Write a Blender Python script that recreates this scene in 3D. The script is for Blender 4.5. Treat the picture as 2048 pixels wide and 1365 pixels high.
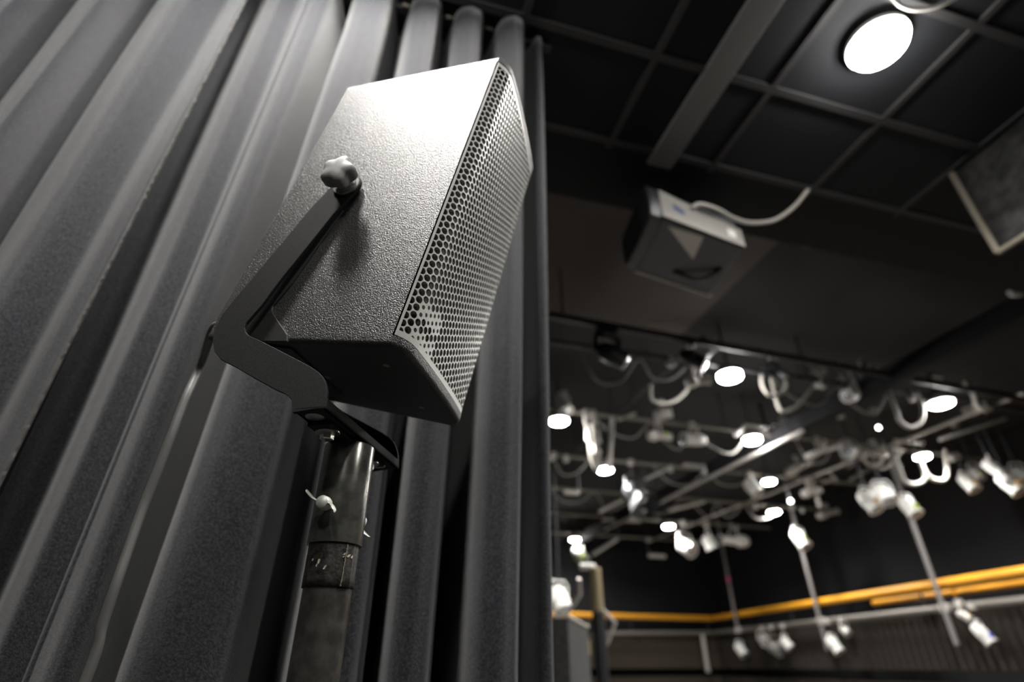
import bpy, bisect, math, random
from mathutils import Vector, Matrix
random.seed(7)
for o in list(bpy.data.objects): bpy.data.objects.remove(o)
sc = bpy.context.scene
COL = sc.collection
EYE = Vector((0.0, 0.0, 1.5))
FPX, PITCH, YAW = 1091.0, math.radians(30.8), math.radians(15.66)

# ------------------------------------------------------------------ camera, world, exposure
cd = bpy.data.cameras.new('camera'); cam = bpy.data.objects.new('camera', cd); COL.objects.link(cam)
cd.sensor_width = 36.0; cd.lens = FPX / 2048.0 * 36.0
cd.clip_start = 0.02; cd.clip_end = 100
cam.location = EYE
cam.rotation_euler = (math.pi/2 + PITCH, 0, -YAW)
cd.dof.use_dof = True; cd.dof.focus_distance = 0.70; cd.dof.aperture_fstop = 2.0
sc.camera = cam
wd = bpy.data.worlds.new('world'); sc.world = wd; wd.use_nodes = True
wd.node_tree.nodes['Background'].inputs[0].default_value = (0.6, 0.68, 0.85, 1)
wd.node_tree.nodes['Background'].inputs[1].default_value = 0.004
sc.view_settings.view_transform = 'Standard'
sc.view_settings.look = 'None'
sc.view_settings.gamma = 1.0
sc.view_settings.use_curve_mapping = False
sc.view_settings.exposure = 0.0
LAMP_E = 160.0          # glow of the house lamps' diffusers
SPOT_W = 35.0          # work light above the curtain
HOUSE_W = 60.0         # downward beam of each house lamp

# ------------------------------------------------------------------ maths
def ray(u, v):
    x = (u-1024)/FPX; up = -(v-682.5)/FPX
    c, s = math.cos(PITCH), math.sin(PITCH)
    X, Y, Z = x, c - s*up, s + c*up
    return Vector((X*math.cos(YAW)+Y*math.sin(YAW), -X*math.sin(YAW)+Y*math.cos(YAW), Z))
def proj(P):
    b, a, z = Vector(P)-EYE
    c, s = math.cos(PITCH), math.sin(PITCH)
    x = b*math.cos(YAW)-a*math.sin(YAW); y = b*math.sin(YAW)+a*math.cos(YAW)
    d = c*y+s*z; up = -s*y+c*z
    return 1024+FPX*x/d, 682.5-FPX*up/d
def atz(u, v, z): r = ray(u, v); return EYE + r*((z-EYE.z)/r.z)
def aty(u, v, y): r = ray(u, v); return EYE + r*(y/r.y)
def atx(u, v, x): r = ray(u, v); return EYE + r*(x/r.x)
def atd(u, v, d): return EYE + ray(u, v)*d
def room(X, Y, Z):
    return Vector((X*math.cos(YAW)+Y*math.sin(YAW), -X*math.sin(YAW)+Y*math.cos(YAW), Z))
def basis(x, y, z, o):
    m = Matrix.Identity(4)
    for i in range(3):
        m[i][0], m[i][1], m[i][2], m[i][3] = x[i], y[i], z[i], o[i]
    return m

# ------------------------------------------------------------------ materials
def mat(name, col, rough=0.6, metal=0.0, bump=0.0, bscale=300.0, spec=0.5, sheen=0.0, speck=0.0, sscale=200.0, emit=0.0, detail=2.0, bdist=0.001):
    m = bpy.data.materials.new(name); m.use_nodes = True
    nt = m.node_tree; b = nt.nodes['Principled BSDF']
    b.inputs['Base Color'].default_value = (*col, 1); b.inputs['Roughness'].default_value = rough
    b.inputs['Metallic'].default_value = metal; b.inputs['Specular IOR Level'].default_value = spec
    if sheen:
        b.inputs['Sheen Weight'].default_value = sheen; b.inputs['Sheen Roughness'].default_value = 0.5
    tc = nt.nodes.new('ShaderNodeTexCoord')
    if speck:
        n = nt.nodes.new('ShaderNodeTexNoise'); n.inputs['Scale'].default_value = sscale; n.inputs['Detail'].default_value = 4
        r = nt.nodes.new('ShaderNodeValToRGB')
        r.color_ramp.elements[0].position = 0.38; r.color_ramp.elements[1].position = 0.68
        r.color_ramp.elements[0].color = (*[c*(1-speck) for c in col], 1)
        r.color_ramp.elements[1].color = (*[min(1, c*(1+speck)+0.01*speck) for c in col], 1)
        nt.links.new(tc.outputs['Object'], n.inputs['Vector']); nt.links.new(n.outputs['Fac'], r.inputs['Fac'])
        nt.links.new(r.outputs['Color'], b.inputs['Base Color'])
    if bump:
        n = nt.nodes.new('ShaderNodeTexNoise'); n.inputs['Scale'].default_value = bscale; n.inputs['Detail'].default_value = detail
        bp = nt.nodes.new('ShaderNodeBump'); bp.inputs['Strength'].default_value = bump; bp.inputs['Distance'].default_value = bdist
        nt.links.new(tc.outputs['Object'], n.inputs['Vector']); nt.links.new(n.outputs['Fac'], bp.inputs['Height'])
        nt.links.new(bp.outputs['Normal'], b.inputs['Normal'])
    if emit:
        b.inputs['Emission Color'].default_value = (*col, 1); b.inputs['Emission Strength'].default_value = emit
    return m
M = dict(
    cabinet=mat('textured_black_paint', (0.026, 0.026, 0.0245), 0.44, bump=1.0, bscale=560, spec=0.6, detail=1.5, bdist=0.0015),
    steel=mat('black_powder_coat', (0.012, 0.012, 0.0122), 0.7, spec=0.2, bump=0.25, bscale=1100, speck=0.35, sscale=900, bdist=0.0004),
    side=mat('smooth_dark_plate', (0.012, 0.012, 0.011), 0.5, bump=0.15, bscale=900, speck=0.5, sscale=500, bdist=0.0003),
    grille=mat('grey_grille_paint', (0.46, 0.46, 0.435), 0.42, bump=0.1, bscale=900, bdist=0.0003),
    foam=mat('brown_black_foam', (0.012, 0.010, 0.007), 0.95, bump=0.6, bscale=500, speck=0.5, sscale=700),
    zinc=mat('zinc_plated_steel', (0.62, 0.62, 0.58), 0.32, 1.0, bump=0.1, bscale=500, bdist=0.0003),
    zincw=mat('dull_zinc_casting', (0.55, 0.56, 0.51), 0.45, 0.35, bump=0.1, bscale=500, bdist=0.0003),
    knob=mat('grey_rubber_plastic', (0.24, 0.24, 0.23), 0.5, bump=0.08, bscale=900, bdist=0.0003),
    sleeve=mat('worn_black_tube', (0.12, 0.12, 0.105), 0.24, 0.6, bump=0.12, bscale=120, speck=0.3, sscale=60, bdist=0.0004),
    pole=mat('black_painted_pole', (0.075, 0.072, 0.064), 0.27, 0.5, bump=0.15, bscale=160, speck=0.3, sscale=60, bdist=0.0004),
    tape=mat('black_cloth_tape', (0.020, 0.018, 0.014), 0.45, bump=0.6, bscale=260, speck=0.7, sscale=130, bdist=0.0008),
    flake=mat('torn_paper_scrap', (0.45, 0.40, 0.32), 0.85, bump=0.5, bscale=300),
    drape=mat('black_wool_serge', (0.0110, 0.0115, 0.0150), 0.95, bump=0.9, bscale=520, spec=0.15, sheen=0.24, speck=0.7, sscale=260, detail=5, bdist=0.002),
    rubber=mat('black_rubber_cable', (0.085, 0.085, 0.08), 0.5, bump=0.2, bscale=200, spec=0.6),
    tile=mat('black_ceiling_tile', (0.003, 0.004, 0.0066), 0.85, bump=0.4, bscale=90),
    tbar=mat('dark_grey_tee_bar', (0.030, 0.029, 0.030), 0.7, bump=0.05, bscale=50),
    beam=mat('dark_grey_beam', (0.16, 0.152, 0.148), 0.7, bump=0.2, bscale=60),
    hall=mat('brown_black_ceiling', (0.004, 0.0037, 0.004), 0.9, bump=0.4, bscale=8),
    black=mat('matt_black_wall', (0.0015, 0.0016, 0.003), 0.9, bump=0.3, bscale=12),
    floor=mat('pale_wood_floor', (0.19, 0.175, 0.155), 0.6, bump=0.2, bscale=15),
    stagefloor=mat('black_stage_floor', (0.022, 0.021, 0.021), 0.6, bump=0.2, bscale=15),
    truss=mat('black_steel_pipe', (0.014, 0.014, 0.017), 0.55, bump=0.1, bscale=60),
    conduit=mat('pale_grey_pipe', (0.50, 0.48, 0.45), 0.5, 0.3, bump=0.1, bscale=40),
    can=mat('silver_grey_lamp_body', (0.62, 0.61, 0.58), 0.45, 0.3, bump=0.1, bscale=60),
    candark=mat('black_lamp_body', (0.02, 0.021, 0.024), 0.45, bump=0.1, bscale=60),
    lens=mat('lamp_lens_glass', (0.5, 0.52, 0.55), 0.08, 0.6, bump=0.2, bscale=60),
    amber=mat('amber_gel', (0.75, 0.45, 0.10), 0.3, bump=0.05, bscale=50),
    green=mat('yellow_green_gel', (0.42, 0.55, 0.06), 0.35, bump=0.05, bscale=50),
    blue=mat('blue_gel', (0.10, 0.13, 0.75), 0.35, bump=0.05, bscale=50),
    spkblue=mat('dark_blue_plate', (0.03, 0.04, 0.16), 0.4, bump=0.05, bscale=50),
    swag=mat('grey_cable_sheath', (0.20, 0.19, 0.175), 0.55, bump=0.1, bscale=60),
    railpipe=mat('grey_gallery_pipe', (0.20, 0.185, 0.165), 0.45, 0.3, bump=0.1, bscale=40),
    pink=mat('pink_tape', (0.65, 0.10, 0.28), 0.6, bump=0.05, bscale=50),
    cablegrey=mat('pale_grey_cable', (0.42, 0.40, 0.36), 0.55, bump=0.1, bscale=60),
    housing=mat('white_lamp_housing', (0.75, 0.75, 0.72), 0.5, bump=0.05, bscale=50),
    yellow=mat('yellow_handrail_paint', (0.80, 0.36, 0.025), 0.45, bump=0.05, bscale=30),
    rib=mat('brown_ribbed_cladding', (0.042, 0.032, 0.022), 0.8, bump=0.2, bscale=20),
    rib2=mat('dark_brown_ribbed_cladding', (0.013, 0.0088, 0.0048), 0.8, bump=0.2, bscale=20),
    spk2=mat('dark_grey_speaker_paint', (0.075, 0.08, 0.088), 0.55, bump=0.2, bscale=120),
    spk2side=mat('pale_grey_speaker_panel', (0.26, 0.25, 0.23), 0.55, bump=0.1, bscale=120),
    border=mat('black_woven_border', (0.014, 0.0135, 0.0125), 0.9, bump=0.8, bscale=30, speck=0.7, sscale=14, bdist=0.004),
    hem=mat('pale_frayed_hem', (0.13, 0.115, 0.09), 0.9, bump=0.5, bscale=80),
    tan=mat('tan_cord_wrap', (0.34, 0.28, 0.17), 0.8, bump=0.3, bscale=60),
    carpet=mat('black_carpet_covering', (0.05, 0.05, 0.05), 0.95, bump=0.9, bscale=160, speck=0.5, sscale=90, bdist=0.003),
)
def glow(name, col, e):
    m = bpy.data.materials.new(name); m.use_nodes = True; nt = m.node_tree
    nt.nodes.remove(nt.nodes['Principled BSDF'])
    em = nt.nodes.new('ShaderNodeEmission'); em.inputs[0].default_value = (*col, 1); em.inputs[1].default_value = e
    nt.links.new(em.outputs[0], nt.nodes['Material Output'].inputs[0]); return m
M['diff'] = glow('glowing_diffuser', (1.0, 0.97, 0.93), LAMP_E)
M['bulb'] = glow('glowing_bulb', (1.0, 0.96, 0.9), 14.0)

# ------------------------------------------------------------------ mesh builder
class MB:
    def __init__(s): s.v = []; s.f = []
    def add(s, vs, fs, mtx=None):
        k = len(s.v)
        for p in vs:
            p = Vector(p); s.v.append(tuple(mtx @ p if mtx else p))
        for f in fs: s.f.append([i+k for i in f])
        return s
    def box(s, c, d, mtx=None):
        x, y, z = c; a, b, h = d[0]/2, d[1]/2, d[2]/2
        vs = [(x+i*a, y+j*b, z+k*h) for i in (-1, 1) for j in (-1, 1) for k in (-1, 1)]
        return s.add(vs, [(0,1,3,2),(4,6,7,5),(0,4,5,1),(2,3,7,6),(0,2,6,4),(1,5,7,3)], mtx)
    def frame(s, p, q):
        d = (Vector(q)-Vector(p)).normalized()
        a = Vector((0, 0, 1)) if abs(d.z) < 0.9 else Vector((1, 0, 0))
        x = d.cross(a).normalized(); return x, d.cross(x).normalized(), d
    def cyl(s, p, q, r, r2=None, n=20, cap=True):
        r2 = r if r2 is None else r2
        return s.lathe(p, q, [(0, r), (1, r2)], n, cap)
    def lathe(s, p, q, prof, n=24, cap=True):
        p, q = Vector(p), Vector(q); x, y, d = s.frame(p, q); vs = []; fs = []
        for t, r in prof:
            o = p + (q-p)*t
            for i in range(n):
                a = 2*math.pi*i/n; vs.append(o + x*(r*math.cos(a)) + y*(r*math.sin(a)))
        for j in range(len(prof)-1):
            for i in range(n):
                k = (i+1) % n
                fs.append((j*n+i, j*n+k, (j+1)*n+k, (j+1)*n+i))
        if cap:
            fs.append(list(range(n))[::-1]); fs.append([(len(prof)-1)*n+i for i in range(n)])
        return s.add(vs, fs)
    def tube(s, pts, r, n=10, smooth=6):
        P = [Vector(p) for p in pts]
        if smooth and len(P) > 2:
            Q = []
            for i in range(len(P)-1):
                p0, p1, p2, p3 = P[max(i-1, 0)], P[i], P[i+1], P[min(i+2, len(P)-1)]
                for k in range(smooth):
                    t = k/smooth
                    Q.append(0.5*((2*p1)+(p2-p0)*t+(2*p0-5*p1+4*p2-p3)*t*t+(3*p1-p0-3*p2+p3)*t**3))
            P = Q+[P[-1]]
        vs = []; fs = []; x = None
        for i, p in enumerate(P):
            d = (P[min(i+1, len(P)-1)]-P[max(i-1, 0)]).normalized()
            if x is None:
                x = s.frame((0, 0, 0), d)[0]
            x = (x - d*x.dot(d)).normalized(); y = d.cross(x)
            for k in range(n):
                a = 2*math.pi*k/n; vs.append(p + x*(r*math.cos(a)) + y*(r*math.sin(a)))
        m = len(P)
        for j in range(m-1):
            for i in range(n):
                k = (i+1) % n; fs.append((j*n+i, j*n+k, (j+1)*n+k, (j+1)*n+i))
        fs.append(list(range(n))[::-1]); fs.append([(m-1)*n+i for i in range(n)])
        return s.add(vs, fs)
    def prism(s, poly, fn, a, b):
        n = len(poly)
        vs = [fn(p, a) for p in poly]+[fn(p, b) for p in poly]
        fs = [list(range(n))[::-1], [n+i for i in range(n)]]
        for i in range(n): fs.append((i, (i+1) % n, n+(i+1) % n, n+i))
        return s.add(vs, fs)
    def build(s, name, m, parent=None, smooth=None, bevel=0, seg=2, ang=35):
        me = bpy.data.meshes.new(name); me.from_pydata(s.v, [], s.f); me.update()
        import bmesh
        bm = bmesh.new(); bm.from_mesh(me); bmesh.ops.recalc_face_normals(bm, faces=bm.faces); bm.to_mesh(me); bm.free()
        me.materials.append(M[m] if isinstance(m, str) else m)
        o = bpy.data.objects.new(name, me); COL.objects.link(o)
        if parent: o.parent = parent
        if smooth:
            for p in me.polygons: p.use_smooth = True
            me.set_sharp_from_angle(angle=math.radians(smooth))
        if bevel:
            md = o.modifiers.new('bevel', 'BEVEL'); md.width = bevel; md.segments = seg; md.limit_method = 'ANGLE'; md.angle_limit = math.radians(ang)
        return o
def tag(o, label, cat, group=None):
    o['label'] = label; o['category'] = cat
    if group: o['group'] = group
    return o
def thing(name, label, cat, loc=(0, 0, 0), mtx=None, group=None):
    o = bpy.data.objects.new(name, None); COL.objects.link(o); o.empty_display_size = 0.05
    if mtx is not None: o.matrix_world = mtx
    else: o.location = loc
    return tag(o, label, cat, group)
def struct(o): o['kind'] = 'structure'; return o

# ------------------------------------------------------------------ setting (z = 0 floor, camera 1.5 m up)
CEIL = 3.80; HALL = 4.75; XL, XR, YB, YF = -2.6, 9.55, -2.2, 14.15
struct(MB().box(((XL+XR)/2, (YB+3.2)/2-.1, -0.05), (XR-XL+.4, 3.2-YB+.2, .1)).build('floor', 'stagefloor'))
struct(MB().box(((XL+XR)/2, (3.2+YF)/2+.1, -0.05), (XR-XL+.4, YF-3.2+.2, .1)).build('floor_hall', 'floor'))
struct(MB().box((XL-.05, (YB+YF)/2, HALL/2), (.1, YF-YB+.2, HALL)).build('wall_left', 'black'))
struct(MB().box((XR+.35, (YB+YF)/2, HALL/2), (.1, YF-YB+.2, HALL)).build('wall_right', 'black'))
struct(MB().box(((XL+XR)/2, YB-.05, HALL/2), (XR-XL+.8, .1, HALL)).build('wall_back', 'black'))
struct(MB().box(((XL+XR)/2, YF+.05, HALL/2), (XR-XL+.8, .1, HALL)).build('wall_front', 'black'))
# ceiling: low tiled part near the camera, then a step up to the hall ceiling
c = MB()
c.box(((XL+XR)/2, (YB+2.08)/2, (CEIL+HALL)/2+.05), (XR-XL+.8, 2.08-YB, HALL-CEIL+.1))
struct(c.build('ceiling', 'tile'))
struct(MB().box(((XL+XR)/2, (2.08+YF)/2, HALL+.06), (XR-XL+.8, YF-2.08+.2, .12)).build('ceiling_hall', 'hall'))
c = MB()
for x, w in ((.43*2.3, .032), (.687*2.3, .03), (.9618*2.3, .03), (.9618*2.3+.62, .03), (.43*2.3-.6, .03)):
    c.box((x, (YB+1.70)/2, CEIL-.004), (w, 1.70-YB, .012))
for y in (.517*2.3, .7205*2.3, .31*2.3, .105*2.3, -.1*2.3):
    c.box((1.9, y, CEIL-.0045), (4.6, .034, .013))
struct(c.build('trim_1', 'tbar'))
struct(MB().box((1.294, (YB+1.73)/2, CEIL-.012), (.136, 1.73-YB, .024)).build('trim_2', 'beam', bevel=.003))

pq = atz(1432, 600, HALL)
struct(MB().box(((-1.5+pq.x)/2, (2.15+4.6)/2, HALL-.01), (pq.x+1.5, 2.45, .02)).build('trim_5', mat('brown_painted_light_patch', (0.046, 0.037, 0.032), .9, bump=.3, bscale=6)))  # lighter brown sheet imitates the patch of light on the hall ceiling
# gallery along the two far sides
RZ = 1.5+1.05
gc = Vector((9.22, 13.76, 0)); gr = (Vector((8.386, 5.49, 0))-gc)
gdir = gr.normalized()
def ribbed(name, p, q, z0, z1, m='rib', pitch=.15, depth=.07):
    p, q = Vector(p), Vector(q); L = (q-p).length; d = (q-p)/L; nrm = Vector((d.y, -d.x, 0))
    n = int(L/pitch)*4; pts = []
    for i in range(n+1):
        ph = i % 4; off = depth if ph in (1, 2) else 0
        pts.append(p + d*(L*i/n) + nrm*off)
    vs = []; fs = []
    for a in pts: vs += [(a.x, a.y, z0), (a.x, a.y, z1)]
    for i in range(n): fs.append((2*i, 2*i+2, 2*i+3, 2*i+1))
    return struct(MB().add(vs, fs).build(name, m))
ge = gc + gdir*11.0
zg = aty(1330, 1338, 13.86).z
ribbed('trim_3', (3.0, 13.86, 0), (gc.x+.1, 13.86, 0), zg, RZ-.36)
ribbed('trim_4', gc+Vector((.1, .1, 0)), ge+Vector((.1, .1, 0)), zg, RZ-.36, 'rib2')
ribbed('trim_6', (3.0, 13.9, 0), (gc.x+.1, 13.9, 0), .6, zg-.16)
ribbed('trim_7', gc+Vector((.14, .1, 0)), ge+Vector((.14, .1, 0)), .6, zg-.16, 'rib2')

# ------------------------------------------------------------------ near lamp above the curtain and the house lamps
def house_lamp(p, r, label, drop_to, bracket=False, power=HOUSE_W, spread=150):
    p = Vector(p)
    t = thing('house_lamp', label, 'lamp', p, group='round house lamps')
    rim = .030 if bracket else .006          # the bracketed lamps glow round their sides too
    MB().lathe((0, 0, rim), (0, 0, .10), [(0, r*.98), (.02, r*1.0 if bracket else r*1.10), (.25, r*.9 if bracket else r*1.10), (.6, r*.7), (1, r*.45)], 40).build('housing', 'housing', t, smooth=40)
    MB().lathe((0, 0, -.03), (0, 0, rim), [(0, r*.70), (.2, r*.90), (.45, r), (1, r)], 48).build('diffuser', 'diff', t, smooth=60)
    if drop_to - p.z > .11:
        MB().cyl((0, 0, .09), (0, 0, drop_to-p.z), .012, n=12).build('drop_rod', 'truss', t, smooth=40)
    if bracket:
        MB().tube([aty(u, v, p.y-.03)-p for u, v in bracket], .024, 10, 1).build('bracket', 'housing', t, smooth=50)
    l = bpy.data.lights.new('beam', 'AREA'); l.shape = 'DISK'; l.size = r*1.6; l.energy = power
    l.color = (1, .97, .92); l.spread = math.radians(spread)
    lo = bpy.data.objects.new('beam', l); COL.objects.link(lo); lo.parent = t; lo.location = (0, 0, -.034)
    return t
GRID = 1.5+2.72
pz = 1.5+2.6
p = atz(1757, 91, CEIL-.05)
house_lamp(p, .108, 'large round lamp glowing in the low tiled ceiling, nearest and brightest', CEIL, power=60.0)
LAMPS = [
    (1460, 755, .13, 'round lamp glowing under a bent white bracket, below the black pipe', ((1408, 716), (1440, 692), (1533, 704))),
    (1882, 808, .13, 'round lamp beside the thick black beam, rightmost of the lamps on the rig', False),
    (1118, 843, .12, 'round lamp half hidden behind the curtain edge', False),
    (1505, 882, .12, 'round lamp under a white hood touching the left side of the thick black beam', ((1470, 871), (1490, 852), (1534, 857))),
    (1210, 941, .12, 'round lamp below a hanging white cable bundle, near the curtain edge', False),
    (1538, 964, .105, 'round lamp right of a pair of white lamp cans, upper of two lamps close together', False),
    (1845, 914, .105, 'small round lamp with cable loops hanging below it', False),
    (1548, 1025, .115, 'round lamp right of centre, lower of two lamps close together', False),
    (1337, 1054, .115, 'round lamp above a round grey stage light, far along the thick black beam', False),
    (1150, 1080, .115, 'farthest round lamp, above the tan topped post', False)]
for u, v, r, lab, br in LAMPS:
    p = atz(u, v, pz)
    house_lamp(p, r*.92, lab, HALL, br)
# unseen work light just outside the frame, in the same ceiling, in front of the curtain
wl = Vector((-.53, .49, CEIL-.08))
house_lamp(wl, .13, 'round ceiling work lamp above the loudspeaker', CEIL, power=SPOT_W, spread=180)
house_lamp((-.25, .86, CEIL-.06), .06, 'small round ceiling lamp close to the curtain above the loudspeaker', CEIL, power=30.0, spread=180)
house_lamp((.05, -.62, CEIL-.05), .10, 'round lamp in the low tiled ceiling above the camera position', CEIL, power=4.0)
house_lamp((1.95, -.95, CEIL-.05), .128, 'round lamp in the low tiled ceiling behind and right of the camera position', CEIL, power=24.0)
house_lamp((-.62, -1.62, CEIL-.05), .128, 'round lamp in the low tiled ceiling behind and left of the camera position', CEIL, power=8.0)

# ------------------------------------------------------------------ curtains
def fold(x, pts):
    # fold depth towards the room, straight runs between the listed points, rounded over about a centimetre
    t_ = 0
    for k in (-.009, -.0045, 0, .0045, .009):
        q_ = min(max(x+k, pts[0][0]), pts[-1][0]-1e-6)
        i_ = bisect.bisect_right([p_[0] for p_ in pts], q_)-1
        a_, b_ = pts[i_], pts[i_+1]; t_ += a_[1]+(b_[1]-a_[1])*(q_-a_[0])/(b_[0]-a_[0])
    return t_/5
def drape(name, x0, x1, vals, ybase, label, shift, n, edge=None):
    z0, z1 = .02, CEIL-.014; rows = 64; vs = []; fs = []
    for j in range(rows+1):
        z = z0+(z1-z0)*j/rows; zr = z-1.5
        for i in range(n+1):
            x = x0+(x1-x0)*i/n
            off = fold(x, vals)*(.72+.28*min(1, max(0, (2.2-zr)/1.6)))
            wob = .004*math.sin(9*x+2.1*zr)+.004*math.sin(23*x-3.3*zr+1)+.0022*math.sin(47*x+1.7*zr)+.0007*math.sin(83*x-2.3*zr+.6*math.sin(4*zr))
            cr = 0
            if edge: cr = edge(x, zr)
            vs.append((x+shift(x, zr), ybase-off-wob-cr, z))
    for j in range(rows):
        for i in range(n):
            a = j*(n+1)+i; fs.append((a, a+1, a+n+2, a+n+1))
    o = MB().add(vs, fs).build(name, 'drape', smooth=180)
    md = o.modifiers.new('cloth', 'SOLIDIFY'); md.thickness = .004; md.offset = -1
    tag(o, label, 'curtain')
    return o
YC = 1.30
def shift_r(x, z):
    # folds lean slightly to the left lower down
    k = max(0, min(1, (2.0-z)/2.0))
    return -.07*k*math.exp(-((x+.28)/.16)**2) - .045*k*max(0, min(1, (x-.05)/.1))
vr = [(-.70, -.06), (-.62, -.06), (-.590, .0), (-.562, .055), (-.51, .090), (-.485, .078), (-.462, .068), (-.44, .085), (-.40, .115), (-.365, .122), (-.348, .10), (-.337, 0), (-.328, -.14), (-.300, -.12), (-.285, .06),
      (-.26, .115), (-.22, .138), (-.17, .145), (-.142, .13), (-.127, .05), (-.115, -.14), (-.085, -.12), (-.07, .05), (-.05, .115), (0, .142), (.035, .14), (.055, .08), (.068, -.12), (.095, -.12), (.108, .06), (.13, .12), (.17, .143), (.212, .13), (.228, .05),
      (.240, -.14), (.27, -.12), (.285, .06), (.305, .118), (.345, .143), (.385, .13), (.40, .05), (.412, -.09), (.43, -.04), (.445, .06), (.468, .085), (.49, .05)]
def crease_r(x, z): return .006*math.exp(-((x+.442-.015*(z-1.0))/.0055)**2)
right_cur = drape('stage_curtain', -.70, .475, vr, YC, 'black wool curtain hanging in deep folds behind the loudspeaker', shift_r, 520, crease_r)
vl = [(-2.55, 0), (-2.40, .09), (-2.28, .10), (-2.26, 0), (-2.10, .08), (-2.0, .095), (-1.98, 0), (-1.80, .08), (-1.70, .10), (-1.68, 0), (-1.50, .08), (-1.42, .10), (-1.40, 0), (-1.30, .06), (-1.20, .092), (-1.14, .098),
      (-1.118, -.03), (-1.09, -.06), (-1.04, .055), (-.99, .09), (-.958, .095), (-.935, -.06), (-.908, -.08), (-.87, .02), (-.79, .083), (-.75, .092), (-.70, .055), (-.675, .05), (-.64, .085), (-.60, .105)]
left_cur = drape('stage_curtain', -2.55, -.605, vl, YC-.02, 'black wool curtain panel at the left edge with a frayed hem', lambda x, z: -.02*max(0, min(1, (2-z)/2)), 640)
# frayed selvedge of the left panel
vs = []; fs = []; nz = 420
for j in range(nz+1):
    z = .02+(CEIL-.055)*j/nz
    s_ = lambda: -.02*max(0, min(1, (3.5-z)/2))
    j1 = random.uniform(0, .009) if random.random() > .15 else random.uniform(.004, .02)
    y = YC-.02-.003-.100*(.72+.28*min(1, max(0, (3.7-z)/1.6)))-.004*math.sin(9*-.605+2.1*(z-1.5))
    vs += [(-.609+s_(), y+.003, z), (-.601+s_()+j1*.6, y-.001-j1*.45, z+random.uniform(-.004, .004)), (-.603+s_(), y+.012, z)]
for j in range(nz):
    for a in (0, 1, 2):
        b = (a+1) % 3; fs.append((3*j+a, 3*j+b, 3*j+3+b, 3*j+3+a))
MB().add(vs, fs).build('frayed_hem', mat('frayed_wool_edge', (.07, .068, .064), .95, bump=.6, bscale=400), left_cur)
tr = thing('curtain_track', 'black curtain track under the low ceiling carrying the curtains', 'curtain track', (0, YC-.02, CEIL-.02))
MB().box((-1.02, 0, 0), (3.1, .03, .022)).build('rail', 'truss', tr, bevel=.003)
for x in (-.31, -.085, .09, .255, .474):
    MB().tube([(x-.008, -.004, .005), (x-.012, -.022, -.006), (x, -.028, -.02), (x+.01, -.022, -.008), (x+.004, -.006, .0)], .0055, 8).build('tie', 'hem', tr, smooth=60)

# ------------------------------------------------------------------ loudspeaker
S = 1.33; TAU, PHI = .231580133, .193724241
W = room(math.sin(PHI), math.cos(PHI), 0); FH = room(math.cos(PHI), -math.sin(PHI), 0); ZZ = Vector((0, 0, 1))
F = FH*math.cos(TAU)-ZZ*math.sin(TAU); U = FH*math.sin(TAU)+ZZ*math.cos(TAU)
P0 = EYE + room(-.11244009, .43145912, .25270135)*S
SPM = basis(F, W, U, P0)                    # x towards the grille, y across, z up the cabinet; origin at the near lower front corner
SPI = SPM.inverted()
D, WD, HT, TAP = .3188, .2688, .5714, .1494
spk = thing('loudspeaker', 'black trapezoid loudspeaker with honeycomb grille, tilted on its pole', 'loudspeaker', mtx=SPM)
prof = [(0, 0), (.0045, .0022), (.0105, .0080), (.0158, .0160), (.0188, .0240), (.0203, .036), (.0218, .065), (.0228, .10)]
full = prof + [(.0230, WD/2)] + [(x, WD-y) for x, y in prof[::-1]]
nF = len(full)
rec = []
for i, (x, y) in enumerate(full):
    if i in (0,): rec.append((-.0015, y+.0004))
    elif i == nF-1: rec.append((-.0015, y-.0004))
    else: rec.append((x-.020, min(max(y, .006), WD-.006)))
back = [(-D, WD-TAP*D), (-D, TAP*D)]
lip = .0150
vs = []; fs = []
def ring(pf, z, ins=0.0):
    pl = list(pf)+list(back); n_ = len(pl); out_ = []
    for i_, (x, y) in enumerate(pl):
        a_, b_ = pl[i_-1], pl[(i_+1) % n_]
        d1 = Vector((x-a_[0], y-a_[1])).normalized(); d2 = Vector((b_[0]-x, b_[1]-y)).normalized()
        n1 = Vector((-d1.y, d1.x)); n2 = Vector((-d2.y, d2.x)); m_ = (n1+n2); k_ = max(.5, 1+n1.dot(n2))
        out_.append((x+m_.x*ins/k_, y+m_.y*ins/k_, z))
    return out_
rad = .0065
rings = []
for q_ in range(5):
    a_ = math.pi/2*q_/4; rings.append(ring(full, rad*(1-math.sin(a_)), rad*(1-math.cos(a_))))
rings = [ring(full, 0, rad)]+[ring(full, rad*(1-math.cos(math.pi/2*q_/5)), rad*(1-math.sin(math.pi/2*q_/5))) for q_ in range(1, 6)]
rings += [ring(full, lip), ring(rec, lip), ring(rec, HT-lip), ring(full, HT-lip)]
rings += [ring(full, HT-rad*(1-math.cos(math.pi/2*q_/5)), rad*(1-math.sin(math.pi/2*q_/5))) for q_ in range(5, -1, -1)]
n = nF+2; NR = len(rings)
for r_ in rings: vs += r_
for j in range(NR-1):
    for i in range(n):
        k = (i+1) % n
        fs.append((j*n+i, j*n+k, (j+1)*n+k, (j+1)*n+i))
fs.append(list(range(n))[::-1]); fs.append([(NR-1)*n+i for i in range(n)])
MB().add(vs, fs).build('cabinet', 'cabinet', spk, smooth=28)
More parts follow.
